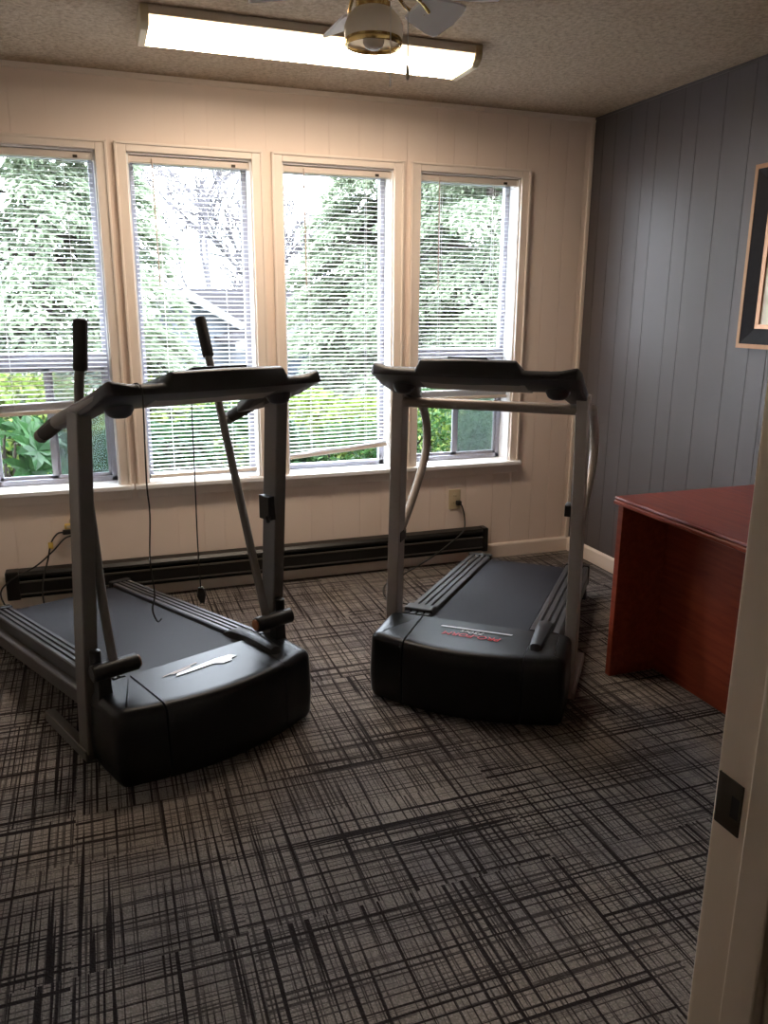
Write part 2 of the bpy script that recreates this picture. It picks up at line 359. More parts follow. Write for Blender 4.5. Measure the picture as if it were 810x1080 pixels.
# door frame: jambs, stops, casings, strike plate
dj = bmesh.new()
box(dj, JX1, JX1+0.02, YF-0.115, YF+0.002, 0, DH+0.02); box(dj, JX0-0.02, JX0, YF-0.115, YF+0.002, 0, DH+0.02); box(dj, JX0, JX1, YF-0.115, YF+0.002, DH, DH+0.02)
d1 = struct(obj('door_1', dj, M['doortrim']))
st = bmesh.new(); box(st, JX1-0.012, JX1+0.001, YF-0.085, YF-0.045, 0, DH); box(st, JX0-0.001, JX0+0.012, YF-0.085, YF-0.045, 0, DH); box(st, JX0, JX1, YF-0.085, YF-0.045, DH-0.012, DH)
bev(st, 0.003); obj('door_stop', st, M['doortrim'], d1)
cs = bmesh.new()
for y0, y1 in ((YF, YF+0.014), (YF-0.124, YF-0.11)):
    box(cs, JX1+0.006, JX1+0.066, y0, y1, 0, DH+0.07); box(cs, JX0-0.066, JX0-0.006, y0, y1, 0, DH+0.07); box(cs, JX0-0.006, JX1+0.006, y0, y1, DH+0.006, DH+0.07)
bev(cs, 0.003); obj('door_casing', cs, M['doortrim'], d1)
sp_ = bmesh.new()
zc = 0.965
for z0, z1, y0, y1 in ((zc-0.028, zc-0.012, YF-0.029, YF), (zc+0.012, zc+0.028, YF-0.029, YF), (zc-0.012, zc+0.012, YF-0.029, YF-0.0265), (zc-0.012, zc+0.012, YF-0.0155, YF)):
    box(sp_, JX1-0.0016, JX1+0.0005, y0, y1, z0, z1)
box(sp_, JX1-0.0016, JX1+0.004, YF, YF+0.0035, zc-0.028, zc+0.028)
stp = obj('strike_plate', sp_, M['bronze'], d1); stp['label'] = 'dark bronze strike plate'
obj('latch_hole', boxbm(JX1-0.0008, JX1+0.0006, YF-0.0265, YF-0.0155, zc-0.012, zc+0.012), M['dark'], stp)
# baseboards
def base_prof(): return [(0, 0), (0.012, 0), (0.012, 0.072), (0.009, 0.080), (0.004, 0.086), (0, 0.086)]
struct(obj('baseboard_back', mk(lambda bm: prism(bm, [(-d, z) for d, z in base_prof()], 'x', XL, -0.0)), M['trim']))
struct(obj('baseboard_right', mk(lambda bm: prism(bm, [(-d, z) for d, z in base_prof()], 'y', YF, -0.012)), M['trim']))
struct(obj('baseboard_left', mk(lambda bm: prism(bm, [(XL+d, z) for d, z in base_prof()], 'y', YF, -0.012)), M['trim']))
struct(obj('trim_1', boxbm(-0.022, 0.0, -0.010, 0.002, 0.086, CH, bevel=0.003), M['trim']))
def crown(bm): box(bm, XL, -0.0, -0.012, 0, CH-0.022, CH)
struct(obj('trim_2', mk(crown), M['trim']))
struct(obj('trim_3', boxbm(-0.006, 0.0, YF, -0.012, CH-0.012, CH), M['blue']))

# ------------------------------------------------------------------ windows
CW = 0.052
def window(i, a, b_, slider):
    bm = bmesh.new()                              # casing, proud of the wall
    box(bm, a-CW, a, -0.018, 0.001, WB-0.02, WT+0.04); box(bm, b_, b_+CW, -0.018, 0.001, WB-0.02, WT+0.04); box(bm, a, b_, -0.018, 0.001, WT, WT+0.04)
    for s, e in ((a-CW, a-CW+0.012), (b_+CW-0.012, b_+CW)): box(bm, s, e, -0.026, -0.017, WB-0.02, WT+0.04)
    box(bm, a-CW, b_+CW, -0.026, -0.017, WT+0.029, WT+0.04)
    bev(bm, 0.003)
    root = struct(obj('window_%d' % i, bm, M['trim']))
    bm = bmesh.new(); t = 0.008                   # white reveal lining
    box(bm, a, a+t, 0.0, TH, WB, WT); box(bm, b_-t, b_, 0.0, TH, WB, WT); box(bm, a, b_, 0.0, TH, WT-t, WT)
    obj('reveal_lining', bm, M['white'], root)
    bm = bmesh.new(); box(bm, a-CW-0.012, b_+CW+0.012, -0.048, 0.0, WB-0.022, WB); box(bm, a+0.001, b_-0.001, 0.0, TH, WB-0.022, WB+0.001); bev(bm, 0.004)
    obj('sill', bm, M['white'], root)
    obj('apron', boxbm(a-CW, b_+CW, -0.02, 0.001, WB-0.072, WB-0.02, bevel=0.004), M['trim'], root)
    A, B, z0, z1, y0, y1 = a+t, b_-t, WB+0.001, WT-t, 0.105, 0.142
    bm = bmesh.new(); fw = 0.026
    box(bm, A, A+fw, y0, y1, z0, z1); box(bm, B-fw, B, y0, y1, z0, z1); box(bm, A, B, y0, y1, z0, z0+fw); box(bm, A, B, y0, y1, z1-fw, z1)
    if slider: box(bm, A, B, y0-0.004, y1, 1.150, 1.222)
    bev(bm, 0.002); obj('frame', bm, M['alu'], root)
    if slider:
        obj('pane', boxbm(A+fw, B-fw, 0.124, 0.128, 1.222, z1-fw), M['glass'], root)
        mid = (A+B)/2
        for k, (s0, s1, yy) in enumerate(((A+fw, mid+0.02, 0.130), (mid-0.02, B-fw, 0.118))):
            bm = bmesh.new(); f = 0.032 if k == 0 else 0.028
            zz0, zz1 = z0+fw, 1.150
            box(bm, s0, s0+(0.014 if k == 0 else f), yy-0.006, yy+0.006, zz0, zz1); box(bm, s1-(f if k == 0 else 0.014), s1, yy-0.006, yy+0.006, zz0, zz1)
            box(bm, s0, s1, yy-0.006, yy+0.006, zz0, zz0+0.016); box(bm, s0, s1, yy-0.006, yy+0.006, zz1-0.02, zz1)
            sash = obj('sash', bm, M['alu'], root)
            obj('pane', boxbm(s0+0.012, s1-0.012, yy-0.0015, yy+0.0015, zz0+0.012, zz1-0.012), M['glass'], sash)
        obj('insect_screen', boxbm(mid+0.01, B-fw+0.004, 0.1385, 0.1395, z0+fw-0.004, 1.152), M['screen'], root)
    else:
        obj('pane', boxbm(A+fw-0.004, B-fw+0.004, 0.124, 0.128, z0+fw-0.004, z1-fw+0.004), M['glass'], root)
for i, (a, b_) in enumerate(WIN): window(i+1, a, b_, i in (0, 3))

# ------------------------------------------------------------------ mini blinds
def blind(label, a, b_, zl, zr, wandx=0.10):
    root = thing('window_blind', label, 'blind', ((a+b_)/2, 0.035, WT-0.010))
    hw = (b_-a)/2 - 0.012
    bm = boxbm(-hw, hw, -0.020, 0.012, -0.030, 0.0, bevel=0.003)
    hr = obj('headrail', bm, M['blindrail'], root)
    for sx in (-1, 1): obj('end_bracket', boxbm(sx*hw-0.004, sx*hw+0.004, -0.024, 0.014, -0.034, 0.002, bevel=0.001), M['blindrail'], hr)
    obj('cord_lock', boxbm(hw*0.74-0.010, hw*0.74+0.010, -0.025, -0.018, -0.026, -0.014, bevel=0.002), M['bronze'], hr)
    top = -0.045; pitch_ = 0.0205
    zm = (zl+zr)/2 - (WT-0.010); bm = bmesh.new(); sl = (zr-zl)/(2*hw)
    n = 70; zs = []
    bot = zm + 0.022
    for k in range(n):
        z = top - k*pitch_
        zs.append(z)
    nst = sum(1 for z in zs if z < bot+0.002)
    tilt = math.radians(7.0)
    for k, z in enumerate(zs):
        stacked = z < bot + nst*0.0019
        if stacked: z = bot + (n-1-k)*0.0019
        f = 1.0 if stacked else max(0.0, (k-n+25)/25)*0.3
        rows = []
        for q in (-1, -0.33, 0.33, 1):
            yy = q*0.0125*math.cos(tilt); zz = z + q*0.0125*math.sin(tilt) + (1-q*q)*0.0018
            rows.append([bm.verts.new((x, yy, zz + sl*x*f)) for x in (-hw+0.006, hw-0.006)])
        for i in range(3): bm.faces.new((rows[i][0], rows[i][1], rows[i+1][1], rows[i+1][0]))
    so = obj('slats', bm, M['slat'], root, smooth=1.0, recalc=False)
    bm = bmesh.new(); box(bm, -hw+0.004, hw-0.004, -0.013, 0.013, -0.009, 0.009)
    for v in bm.verts: v.co.z += zm + 0.009 + sl*v.co.x
    bev(bm, 0.003); obj('bottom_rail', bm, M['blindrail'], root)
    for x in (-hw*0.55, hw*0.55):
        bm = bmesh.new()
        for yy in (-0.0135, 0.0135): tube(bm, [(x, yy, -0.03), (x, yy, zm+0.016+sl*x)], 0.0009, 5)
        obj('ladder_cord', bm, M['cord'], root)
    bm = bmesh.new(); x = -hw + wandx; tube(bm, [(x, -0.026, -0.012), (x, -0.030, -0.03), (x+0.004, -0.030, -0.575)], 0.0035, 8)
    obj('tilt_wand', bm, M['wand'], root)
blind('white slatted blind half raised over the leftmost window with large shrub leaves below it', *WIN[0], 0.932, 0.952)
blind('white slatted blind lowered all the way to the sill of the second window', *WIN[1], 0.600, 0.608)
blind('white slatted blind whose tilted bottom rail stops just above the sill', *WIN[2], 0.655, 0.702)
blind('white slatted blind half raised in the window nearest the blue wall', *WIN[3], 0.938, 0.945)

# ------------------------------------------------------------------ baseboard heater
root = thing('baseboard_heater', 'long black electric baseboard heater along the window wall', 'heater', (-1.85, -0.012, 0))
hl = 1.26
bm = bmesh.new()
prism(bm, [(0, 0.070), (-0.052, 0.070), (-0.058, 0.076), (-0.030, 0.086), (-0.030, 0.155), (-0.052, 0.172), (-0.058, 0.186), (-0.046, 0.200), (0, 0.205)], 'x', -hl, hl)
obj('body', bm, M['heater'], root)
bm = boxbm(-hl, hl, -0.064, -0.058, 0.096, 0.150, bevel=0.003); obj('front_cover', bm, M['heater'], root)
for z in (0.092, 0.153): obj('grille_edge', boxbm(-hl, hl, -0.066, -0.054, z-0.004, z+0.004, bevel=0.002), M['heatline'], root)
for s in (-1, 1): obj('end_panel', boxbm(s*hl-0.03, s*hl+0.005 if s > 0 else s*hl+0.03, -0.068, 0.0, 0.066, 0.208, bevel=0.006), M['heater'], root)

# ------------------------------------------------------------------ fluorescent fixture
root = thing('ceiling_light', 'long lit fluorescent wraparound fixture on the ceiling', 'light fixture', (-1.772, -0.765, CH))
hw = 0.632
bm = bmesh.new(); prism(bm, [(-0.135, 0), (0.135, 0), (0.135, -0.030), (-0.135, -0.030)], 'x', -hw, hw); bev(bm, 0.003)
obj('housing', bm, M['housing'], root)
bm = bmesh.new(); prism(bm, [(-0.108, -0.058), (-0.095, -0.068), (0.095, -0.068), (0.108, -0.058)], 'x', -hw+0.012, hw-0.012)
obj('diffuser', bm, M['tube_em'], root)
bm = bmesh.new()
for q in (-1, 1): prism(bm, [(q*0.130, -0.028), (q*0.124, -0.050), (q*0.108, -0.064), (q*0.1075, -0.056), (q*0.112, -0.040), (q*0.112, -0.028)], 'x', -hw+0.012, hw-0.012)
le = obj('lens_edge', bm, M['edge_em'], root); le['label'] = 'dimmer ivory edge of the lens'
for s in (-1, 1):
    bm = bmesh.new(); prism(bm, [(-0.14, 0.0), (-0.14, -0.034), (-0.13, -0.054), (-0.10, -0.073), (0.10, -0.073), (0.13, -0.054), (0.14, -0.034), (0.14, 0.0)], 'x', s*hw-0.014, s*hw+0.014)
    bev(bm, 0.003); obj('end_cap', bm, M['ivory'], root)

# ------------------------------------------------------------------ ceiling fan
root = thing('ceiling_fan', 'small brass and white ceiling fan with a frosted glass light shade', 'ceiling fan', (-1.918, -1.9, 0))
obj('canopy', mk(lambda bm: lathe(bm, [(0.0, 2.439), (0.075, 2.439), (0.075, 2.425), (0.05, 2.395), (0.02, 2.385), (0.0, 2.385)])), M['brass'], root, smooth=0.6)
obj('motor_housing', mk(lambda bm: lathe(bm, [(0.0, 2.39), (0.05, 2.385), (0.095, 2.365), (0.105, 2.34), (0.105, 2.30), (0.09, 2.275), (0.06, 2.262), (0.0, 2.258)])), M['fanwhite'], root, smooth=0.6)
obj('motor_band', mk(lambda bm: lathe(bm, [(0.1055, 2.335), (0.109, 2.33), (0.109, 2.312), (0.1055, 2.307)])), M['brass'], root, smooth=0.6)
obj('fitter', mk(lambda bm: lathe(bm, [(0.0, 2.26), (0.045, 2.258), (0.05, 2.24), (0.036, 2.225), (0.036, 2.205), (0.046, 2.195), (0.046, 2.172), (0.0, 2.172)], n=40)), M['brass'], root, smooth=0.6)
sh = obj('glass_shade', mk(lambda bm: lathe(bm, [(0.040, 2.176), (0.052, 2.170), (0.066, 2.155), (0.0745, 2.135), (0.0755, 2.118), (0.072, 2.103), (0.0700, 2.098), (0.0675, 2.099), (0.070, 2.110), (0.0725, 2.125), (0.071, 2.137), (0.063, 2.153), (0.050, 2.166), (0.038, 2.172)], n=48)), M['shade'], root, smooth=0.8)
obj('brass_rim', mk(lambda bm: lathe(bm, [(0.0722, 2.106), (0.0738, 2.100), (0.0725, 2.092), (0.0690, 2.088), (0.0660, 2.090), (0.068, 2.098), (0.0722, 2.106)], n=48)), M['brass'], sh, smooth=0.8)
obj('bulb', mk(lambda bm: lathe(bm, [(0.0, 2.080), (0.012, 2.0815), (0.022, 2.087), (0.0275, 2.099), (0.0265, 2.112), (0.020, 2.128), (0.014, 2.145), (0.013, 2.171)], n=28)), M['bulb'], root, smooth=0.8)
for k in range(6):
    a = math.radians(28 + 60*k); mx = Matrix.Rotation(a, 4, 'Z')
    bm = bmesh.new(); pm = Matrix.Translation((0, 0, 2.218)) @ Matrix.Rotation(math.radians(-24), 4, 'X')
    out = [(0.16, -0.038), (0.18, -0.044), (0.27, -0.061), (0.308, -0.063), (0.316, -0.055), (0.328, 0.0), (0.316, 0.055), (0.308, 0.063), (0.27, 0.061), (0.18, 0.046), (0.16, 0.038)]
    prism(bm, out, 'z', -0.003, 0.003)
    for v in bm.verts: v.co = mx @ (pm @ v.co)
    bl = obj('blade', bm, M['fanwhite'], root)
    bm = bmesh.new()
    for s in (-1, 1): tube(bm, smooth_path([(0.08, s*0.010, 2.268), (0.12, s*0.022, 2.236), (0.16, s*0.020, 2.222 - s*0.006), (0.21, s*0.008, 2.216)], 4), 0.005, 8)
    for v in bm.verts: v.co = mx @ v.co
    obj('blade_iron', bm, M['brass'], bl, smooth=0.8)
bm = bmesh.new(); tube(bm, [(0.012, -0.046, 2.19), (0.018, -0.078, 2.17), (0.018, -0.078, 1.980)], 0.0013, 6); pc = obj('pull_chain', bm, M['cord'], root)
bm = bmesh.new(); tube(bm, [(0.069, -0.027, 2.19), (0.082, -0.032, 2.168), (0.082, -0.032, 2.05)], 0.0013, 6); pc = obj('pull_chain', bm, M['cord'], root)
obj('pull_fob', mk(lambda bm: lathe(bm, [(0.001, 2.056), (0.003, 2.045), (0.0055, 2.025), (0.0055, 2.015), (0.001, 2.010)], c=(0.082, -0.032, 0), n=14)), M['bulb'], pc, smooth=0.8)

# ------------------------------------------------------------------ picture on the blue wall
root = thing('framed_picture', 'large dark framed picture with copper edging on the blue wall', 'picture', (-0.002, -1.75, 1.65))
def ring(bm, hy0, hz0, hy1, hz1, x0, x1):
    """rectangular ring: outer half sizes 0 at depth x0, inner half sizes 1 at depth x1 (x negative = into room)"""
    P = lambda hy, hz, x: [bm.verts.new((x, sy*hy, sz*hz)) for sy, sz in ((-1, -1), (1, -1), (1, 1), (-1, 1))]
    A, B, D, E = P(hy0, hz0, 0), P(hy0, hz0, x0), P(hy1, hz1, x1), P(hy1, hz1, 0)
    for L1, L2 in ((A, B), (B, D), (D, E), (E, A)):
        for i in range(4): bm.faces.new((L1[i], L1[(i+1) % 4], L2[(i+1) % 4], L2[i]))
HY, HZ = 0.505, 0.368
obj('outer_edge', mk(lambda bm: ring(bm, HY, HZ, HY-0.018, HZ-0.018, -0.030, -0.032)), M['copper'], root)
obj('frame', mk(lambda bm: ring(bm, HY-0.018, HZ-0.018, HY-0.082, HZ-0.082, -0.030, -0.014)), M['darkframe'], root)
obj('inner_edge', mk(lambda bm: ring(bm, HY-0.082, HZ-0.082, HY-0.100, HZ-0.100, -0.018, -0.016)), M['copper'], root)
obj('mat_board', mk(lambda bm: ring(bm, HY-0.098, HZ-0.098, HY-0.165, HZ-0.165, -0.008, -0.007)), M['matboard'], root)
obj('print', boxbm(-0.006, 0.0, -HY+0.16, HY-0.16, -HZ+0.16, HZ-0.16), M['print'], root)

# ------------------------------------------------------------------ desk
root = thing('desk', 'reddish mahogany desk with an open kneehole beside the blue wall', 'desk', (0, 0, 0))
DX0, DX1, DY0, DY1, DZ = -0.803, -0.045, -3.06, -1.53, 0.742
bm = bmesh.new()
prof = [(0.006, DZ-0.034), (0.0, DZ-0.030), (0.0, DZ-0.020), (0.005, DZ-0.016), (0.005, DZ-0.011), (0.001, DZ-0.008), (0.003, DZ-0.002), (0.009, DZ)]
loft(bm, [[(DX0+i, DY0+i, z), (DX1-i, DY0+i, z), (DX1-i, DY1-i, z), (DX0+i, DY1-i, z)] for i, z in prof])
obj('desk_top', bm, M['wood'], root)
for y0 in (DY0+0.02, DY1-0.048): obj('end_panel', boxbm(DX0+0.010, DX1-0.02, y0, y0+0.030, 0, DZ-0.034, bevel=0.002), M['wood'], root)
obj('modesty_panel', boxbm(-0.575, -0.557, DY0+0.05, DY1-0.048, 0.0, DZ-0.034), M['wood'], root)

# ------------------------------------------------------------------ outlets and power cords
def outlet(label, x, z, group=None):
    root = thing('wall_outlet', label, 'outlet', (x, 0, z))
    obj('cover_plate', boxbm(-0.036, 0.036, -0.006, 0.002, -0.058, 0.058, bevel=0.003), M['ivory'], root)
    for s in (-1, 1):
        soc = obj('socket', mk(lambda bm: loft(bm, [[(0.0165*math.cos(2*PI*k/20), y, s*0.020+0.0135*math.sin(2*PI*k/20)) for k in range(20)] for y in (-0.004, -0.0075)])), M['ivory'], root)
        bm = bmesh.new()
        for dx in (-0.006, 0.006): box(bm, dx-0.001, dx+0.001, -0.0080, -0.0070, s*0.020-0.004, s*0.020+0.004)
        obj('slot', bm, M['dark'], soc)
outlet('ivory wall outlet below the window nearest the blue wall', -0.772, 0.375)
outlet('ivory wall outlet left of the heater end, loaded with plugs and a yellow adapter', -2.800, 0.372)
root = thing('power_cord', 'black power cord plugged into the outlet behind the grey crossbar treadmill', 'cord', (-0.755, -0.008, 0.358))
obj('plug', boxbm(-0.014, 0.014, -0.030, 0.0, -0.014, 0.012, bevel=0.005), M['cable'], root)
bm = bmesh.new(); tube(bm, smooth_path([(0, -0.022, 0.004), (0.012, -0.040, -0.020), (0.022, -0.055, -0.09), (0.0, -0.085, -0.15), (-0.09, -0.12, -0.20), (-0.24, -0.16, -0.27), (-0.42, -0.20, -0.335), (-0.55, -0.30, -0.344), (-0.60, -0.48, -0.344), (-0.52, -0.60, -0.344), (-0.46, -0.64, -0.344)], 8), 0.0042, 8)
obj('cable', bm, M['cable'], root, smooth=1)
yb = thing('plug_adapter', 'small yellow plug adapter in the left wall outlet', 'adapter', (-2.838, -0.010, 0.398))
obj('adapter_body', boxbm(-0.02, 0.052, -0.030, 0.0, -0.010, 0.014, bevel=0.004), M['yellow'], yb)
obj('prong_face', boxbm(-0.012, 0.044, -0.033, -0.029, -0.006, 0.010, bevel=0.002), M['ivory'], yb)
root = thing('power_cord', 'black power cord with a yellow tag hanging from the left wall outlet', 'cord', (-2.840, -0.008, 0.372))
obj('plug', boxbm(-0.030, 0.012, -0.034, -0.004, -0.010, 0.010, bevel=0.005), M['cable'], root)
bm = bmesh.new(); tube(bm, smooth_path([(-0.028, -0.02, 0.0), (-0.055, -0.026, -0.004), (-0.085, -0.035, -0.045), (-0.105, -0.055, -0.12), (-0.13, -0.085, -0.20), (-0.14, -0.10, -0.27), (-0.135, -0.12, -0.355)], 8), 0.004, 8)
obj('cable', bm, M['cable'], root, smooth=1)
tg = obj('cord_tag', boxbm(-0.098, -0.076, -0.044, -0.036, -0.072, -0.040, bevel=0.002), M['yellow'], root); tg['label'] = 'yellow cord tag'
root = thing('power_cord', 'black power cord looping left from the left wall outlet down to the floor', 'cord', (-2.800, -0.008, 0.350))
obj('plug', boxbm(-0.022, 0.016, -0.040, 0.0, -0.016, 0.012, bevel=0.006), M['cable'], root)
bm = bmesh.new(); tube(bm, smooth_path([(-0.01, -0.03, 0.006), (-0.06, -0.035, -0.004), (-0.12, -0.05, -0.06), (-0.20, -0.075, -0.12), (-0.31, -0.095, -0.17), (-0.36, -0.11, -0.225), (-0.335, -0.14, -0.30), (-0.30, -0.17, -0.345)], 8), 0.004, 8)
obj('cable', bm, M['cable'], root, smooth=1)

# ------------------------------------------------------------------ treadmills
def hood_outline(inset=0.0):
    pts = [(-0.362, -0.045), (-0.366, -0.12), (-0.366, -0.222)]
    for k in range(1, 6):
        a = PI + k*(PI/2)/6*1.0
        pts.append((-0.318 + 0.048*math.cos(a), -0.235 + 0.046*math.sin(a)))
    nn = 13
    for k in range(nn):
        t = k/(nn-1); x = -0.308 + 0.616*t
        pts.append((x, -0.282 - 0.056*(1-(x/0.31)**2)))
    pts += [(-x, y) for x, y in pts[:8][::-1]]
    if inset:
        cx, cy = 0.0, -0.13; out = []
        n = len(pts)
        for i, (x, y) in enumerate(pts):
            xa, ya = pts[i-1] if i > 0 else (x, y+0.1); xb, yb_ = pts[(i+1)] if i < n-1 else (x, y+0.1)
            dx, dy = xb-xa, yb_-ya; l = math.hypot(dx, dy); nx, ny = -dy/l, dx/l
            if nx*(cx-x)+ny*(cy-y) < 0: nx, ny = -nx, -ny
            if i in (0, n-1): nx, ny = (1 if x < 0 else -1), 0
            out.append((x+nx*inset, y+ny*inset))
        pts = out
    return pts
def hood_bm(a0, a1):
    bm = bmesh.new(); L = []
    for z, i in ((0.012, 0.012), (0.03, 0.004), (0.10, 0.0), (0.20, 0.004), (0.238, 0.006), (0.250, 0.011), (0.258, 0.019), (0.262, 0.030), (0.263, 0.050)):
        L.append([(x, y, z + (0.004 if z > 0.2 else 0)*max(0, 1+y/0.3)) for x, y in hood_outline(i)])
    loft(bm, L)
    bmesh.ops.recalc_face_normals(bm, faces=bm.faces)
    for a, s in ((a0, -1), (a1, 1)):
        if a is None: continue
        g = bm.verts[:]+bm.edges[:]+bm.faces[:]
        bmesh.ops.bisect_plane(bm, geom=g, plane_co=(a, 0, 0), plane_no=(s, 0, 0), clear_outer=True)
        ed = [e for e in bm.edges if e.is_boundary]
        if ed: bmesh.ops.edgeloop_fill(bm, edges=ed)
    return bm
Z0, ZR, TR = 0.250, 0.152, 1.13     # belt height at the hood, at the rear, rear end
def deckz(t): return Z0 + (ZR-Z0)*t/TR
def sheared(bm):
    for v in bm.verts: v.co.z += deckz(v.co.y)
    return bm
def treadmill(label, ox, oy, th, BH, DH_, post, lean, plateau, ucolor):
    root = thing('treadmill', label, 'treadmill', (ox, oy, 0), th)
    # hood
    hc = smpart('motor_hood', hood_bm(-0.216, 0.219), M['hood'], root)
    smpart('hood_end', hood_bm(None, -0.2225), M['hood'], root); smpart('hood_end', hood_bm(0.221, None), M['hood'], root)
    # belt and deck
    bm = bmesh.new(); box(bm, -BH, BH, -0.10, TR-0.02, -0.006, 0.0); sheared(bm); bev(bm, 0.002); obj('running_belt', bm, M['belt'], root)
    bm = bmesh.new(); tube(bm, [(-BH, TR-0.03, deckz(TR)-0.026), (BH, TR-0.03, deckz(TR)-0.026)], 0.025, 16); obj('rear_roller', bm, M['belt'], root, smooth=0.8)
    bm = bmesh.new(); box(bm, -DH_+0.02, DH_-0.02, -0.02, TR-0.09, -0.045, -0.008); sheared(bm); obj('deck_board', bm, M['frame'], root)
    for s in (-1, 1):
        a, b_ = BH+0.006, DH_
        bm = bmesh.new()
        prof = [(a, -0.02), (a, 0.010), (a+0.004, 0.014)]
        gw = (b_-a)/4
        for k in (1, 2, 3): prof += [(a+k*gw-0.005, 0.014), (a+k*gw-0.004, 0.006), (a+k*gw+0.004, 0.006), (a+k*gw+0.005, 0.014)]
        prof += [(b_-0.004, 0.014), (b_, 0.010), (b_, -0.035)]
        prism(bm, [(s*x, z) for x, z in prof], 'y', -0.035, TR+0.01); sheared(bm)
        fr = obj('foot_rail', bm, M['rail'], root)
        bm = bmesh.new()
        for k in (1, 2, 3): box(bm, s*(a+k*gw)-0.004, s*(a+k*gw)+0.004, -0.025, TR+0.005, 0.0061, 0.0072)
        sheared(bm); obj('grip_strip', bm, M['groove'], fr)
        bm = bmesh.new(); box(bm, s*b_-0.034, s*b_+0.003, -0.02, TR-0.01, -0.085, -0.034); sheared(bm); bev(bm, 0.004); obj('deck_frame', bm, M['frame'], root)
        bm = bmesh.new(); box(bm, min(s*(a-0.004), s*(b_+0.006)), max(s*(a-0.004), s*(b_+0.006)), TR-0.01, TR+0.035, -0.085, 0.019); sheared(bm); bev(bm, 0.006)
        ec = obj('rear_end_cap', bm, M['black'], root)
        bm = bmesh.new(); lathe(bm, [(0.0, 0.0), (0.022, 0.0), (0.022, 0.03), (0.016, deckz(TR)-0.075), (0, deckz(TR)-0.075)], c=(s*(b_-0.02), TR-0.02, 0), n=16); obj('rear_foot', bm, M['black'], root)
        # floor rail and upright
        bm = bmesh.new(); box(bm, s*0.362-0.017, s*0.362+0.017, -0.03, 0.335, 0.002, 0.042); bev(bm, 0.004)
        br = obj('floor_rail', bm, post, root)
        pw, pd = 0.0225, 0.039
        bm = bmesh.new()
        loft(bm, [[(s*(0.352 if z < 0.3 else 0.352-0.018*(z-0.3))+dx*pw, lean*z+dy*pd, z) for dx, dy in ((-1, -1), (1, -1), (1, 1), (-1, 1))] for z in (0.03, 0.30, 0.7, 1.15)])
        bev(bm, 0.005); obj('upright', bm, post, root)
    # ridge on the near-right rail, running down over the hood, and cap on the other rail
    bm = bmesh.new()
    pr = []
    for t, z, hw_ in ((0.10, deckz(0.10)+0.012, 0.036), (0.05, deckz(0.05)+0.030, 0.034), (-0.05, 0.288, 0.030), (-0.14, 0.289, 0.027), (-0.205, 0.285, 0.023), (-0.222, 0.262, 0.016)):
        pr.append([(0.247-hw_, t, z-0.03), (0.247-hw_*0.8, t, z-0.006), (0.247-hw_*0.4, t, z), (0.247+hw_*0.4, t, z), (0.247+hw_*0.8, t, z-0.006), (0.247+hw_, t, z-0.03)])
    loft(bm, pr); smpart('hood_ridge', bm, M['black'], root)
    bm = bmesh.new(); box(bm, -DH_-0.004, -BH-0.004, 0.0, 0.075, 0.0, 0.026); sheared(bm); bev(bm, 0.007); obj('rail_cap', bm, M['rail'], root)
    return root, hc
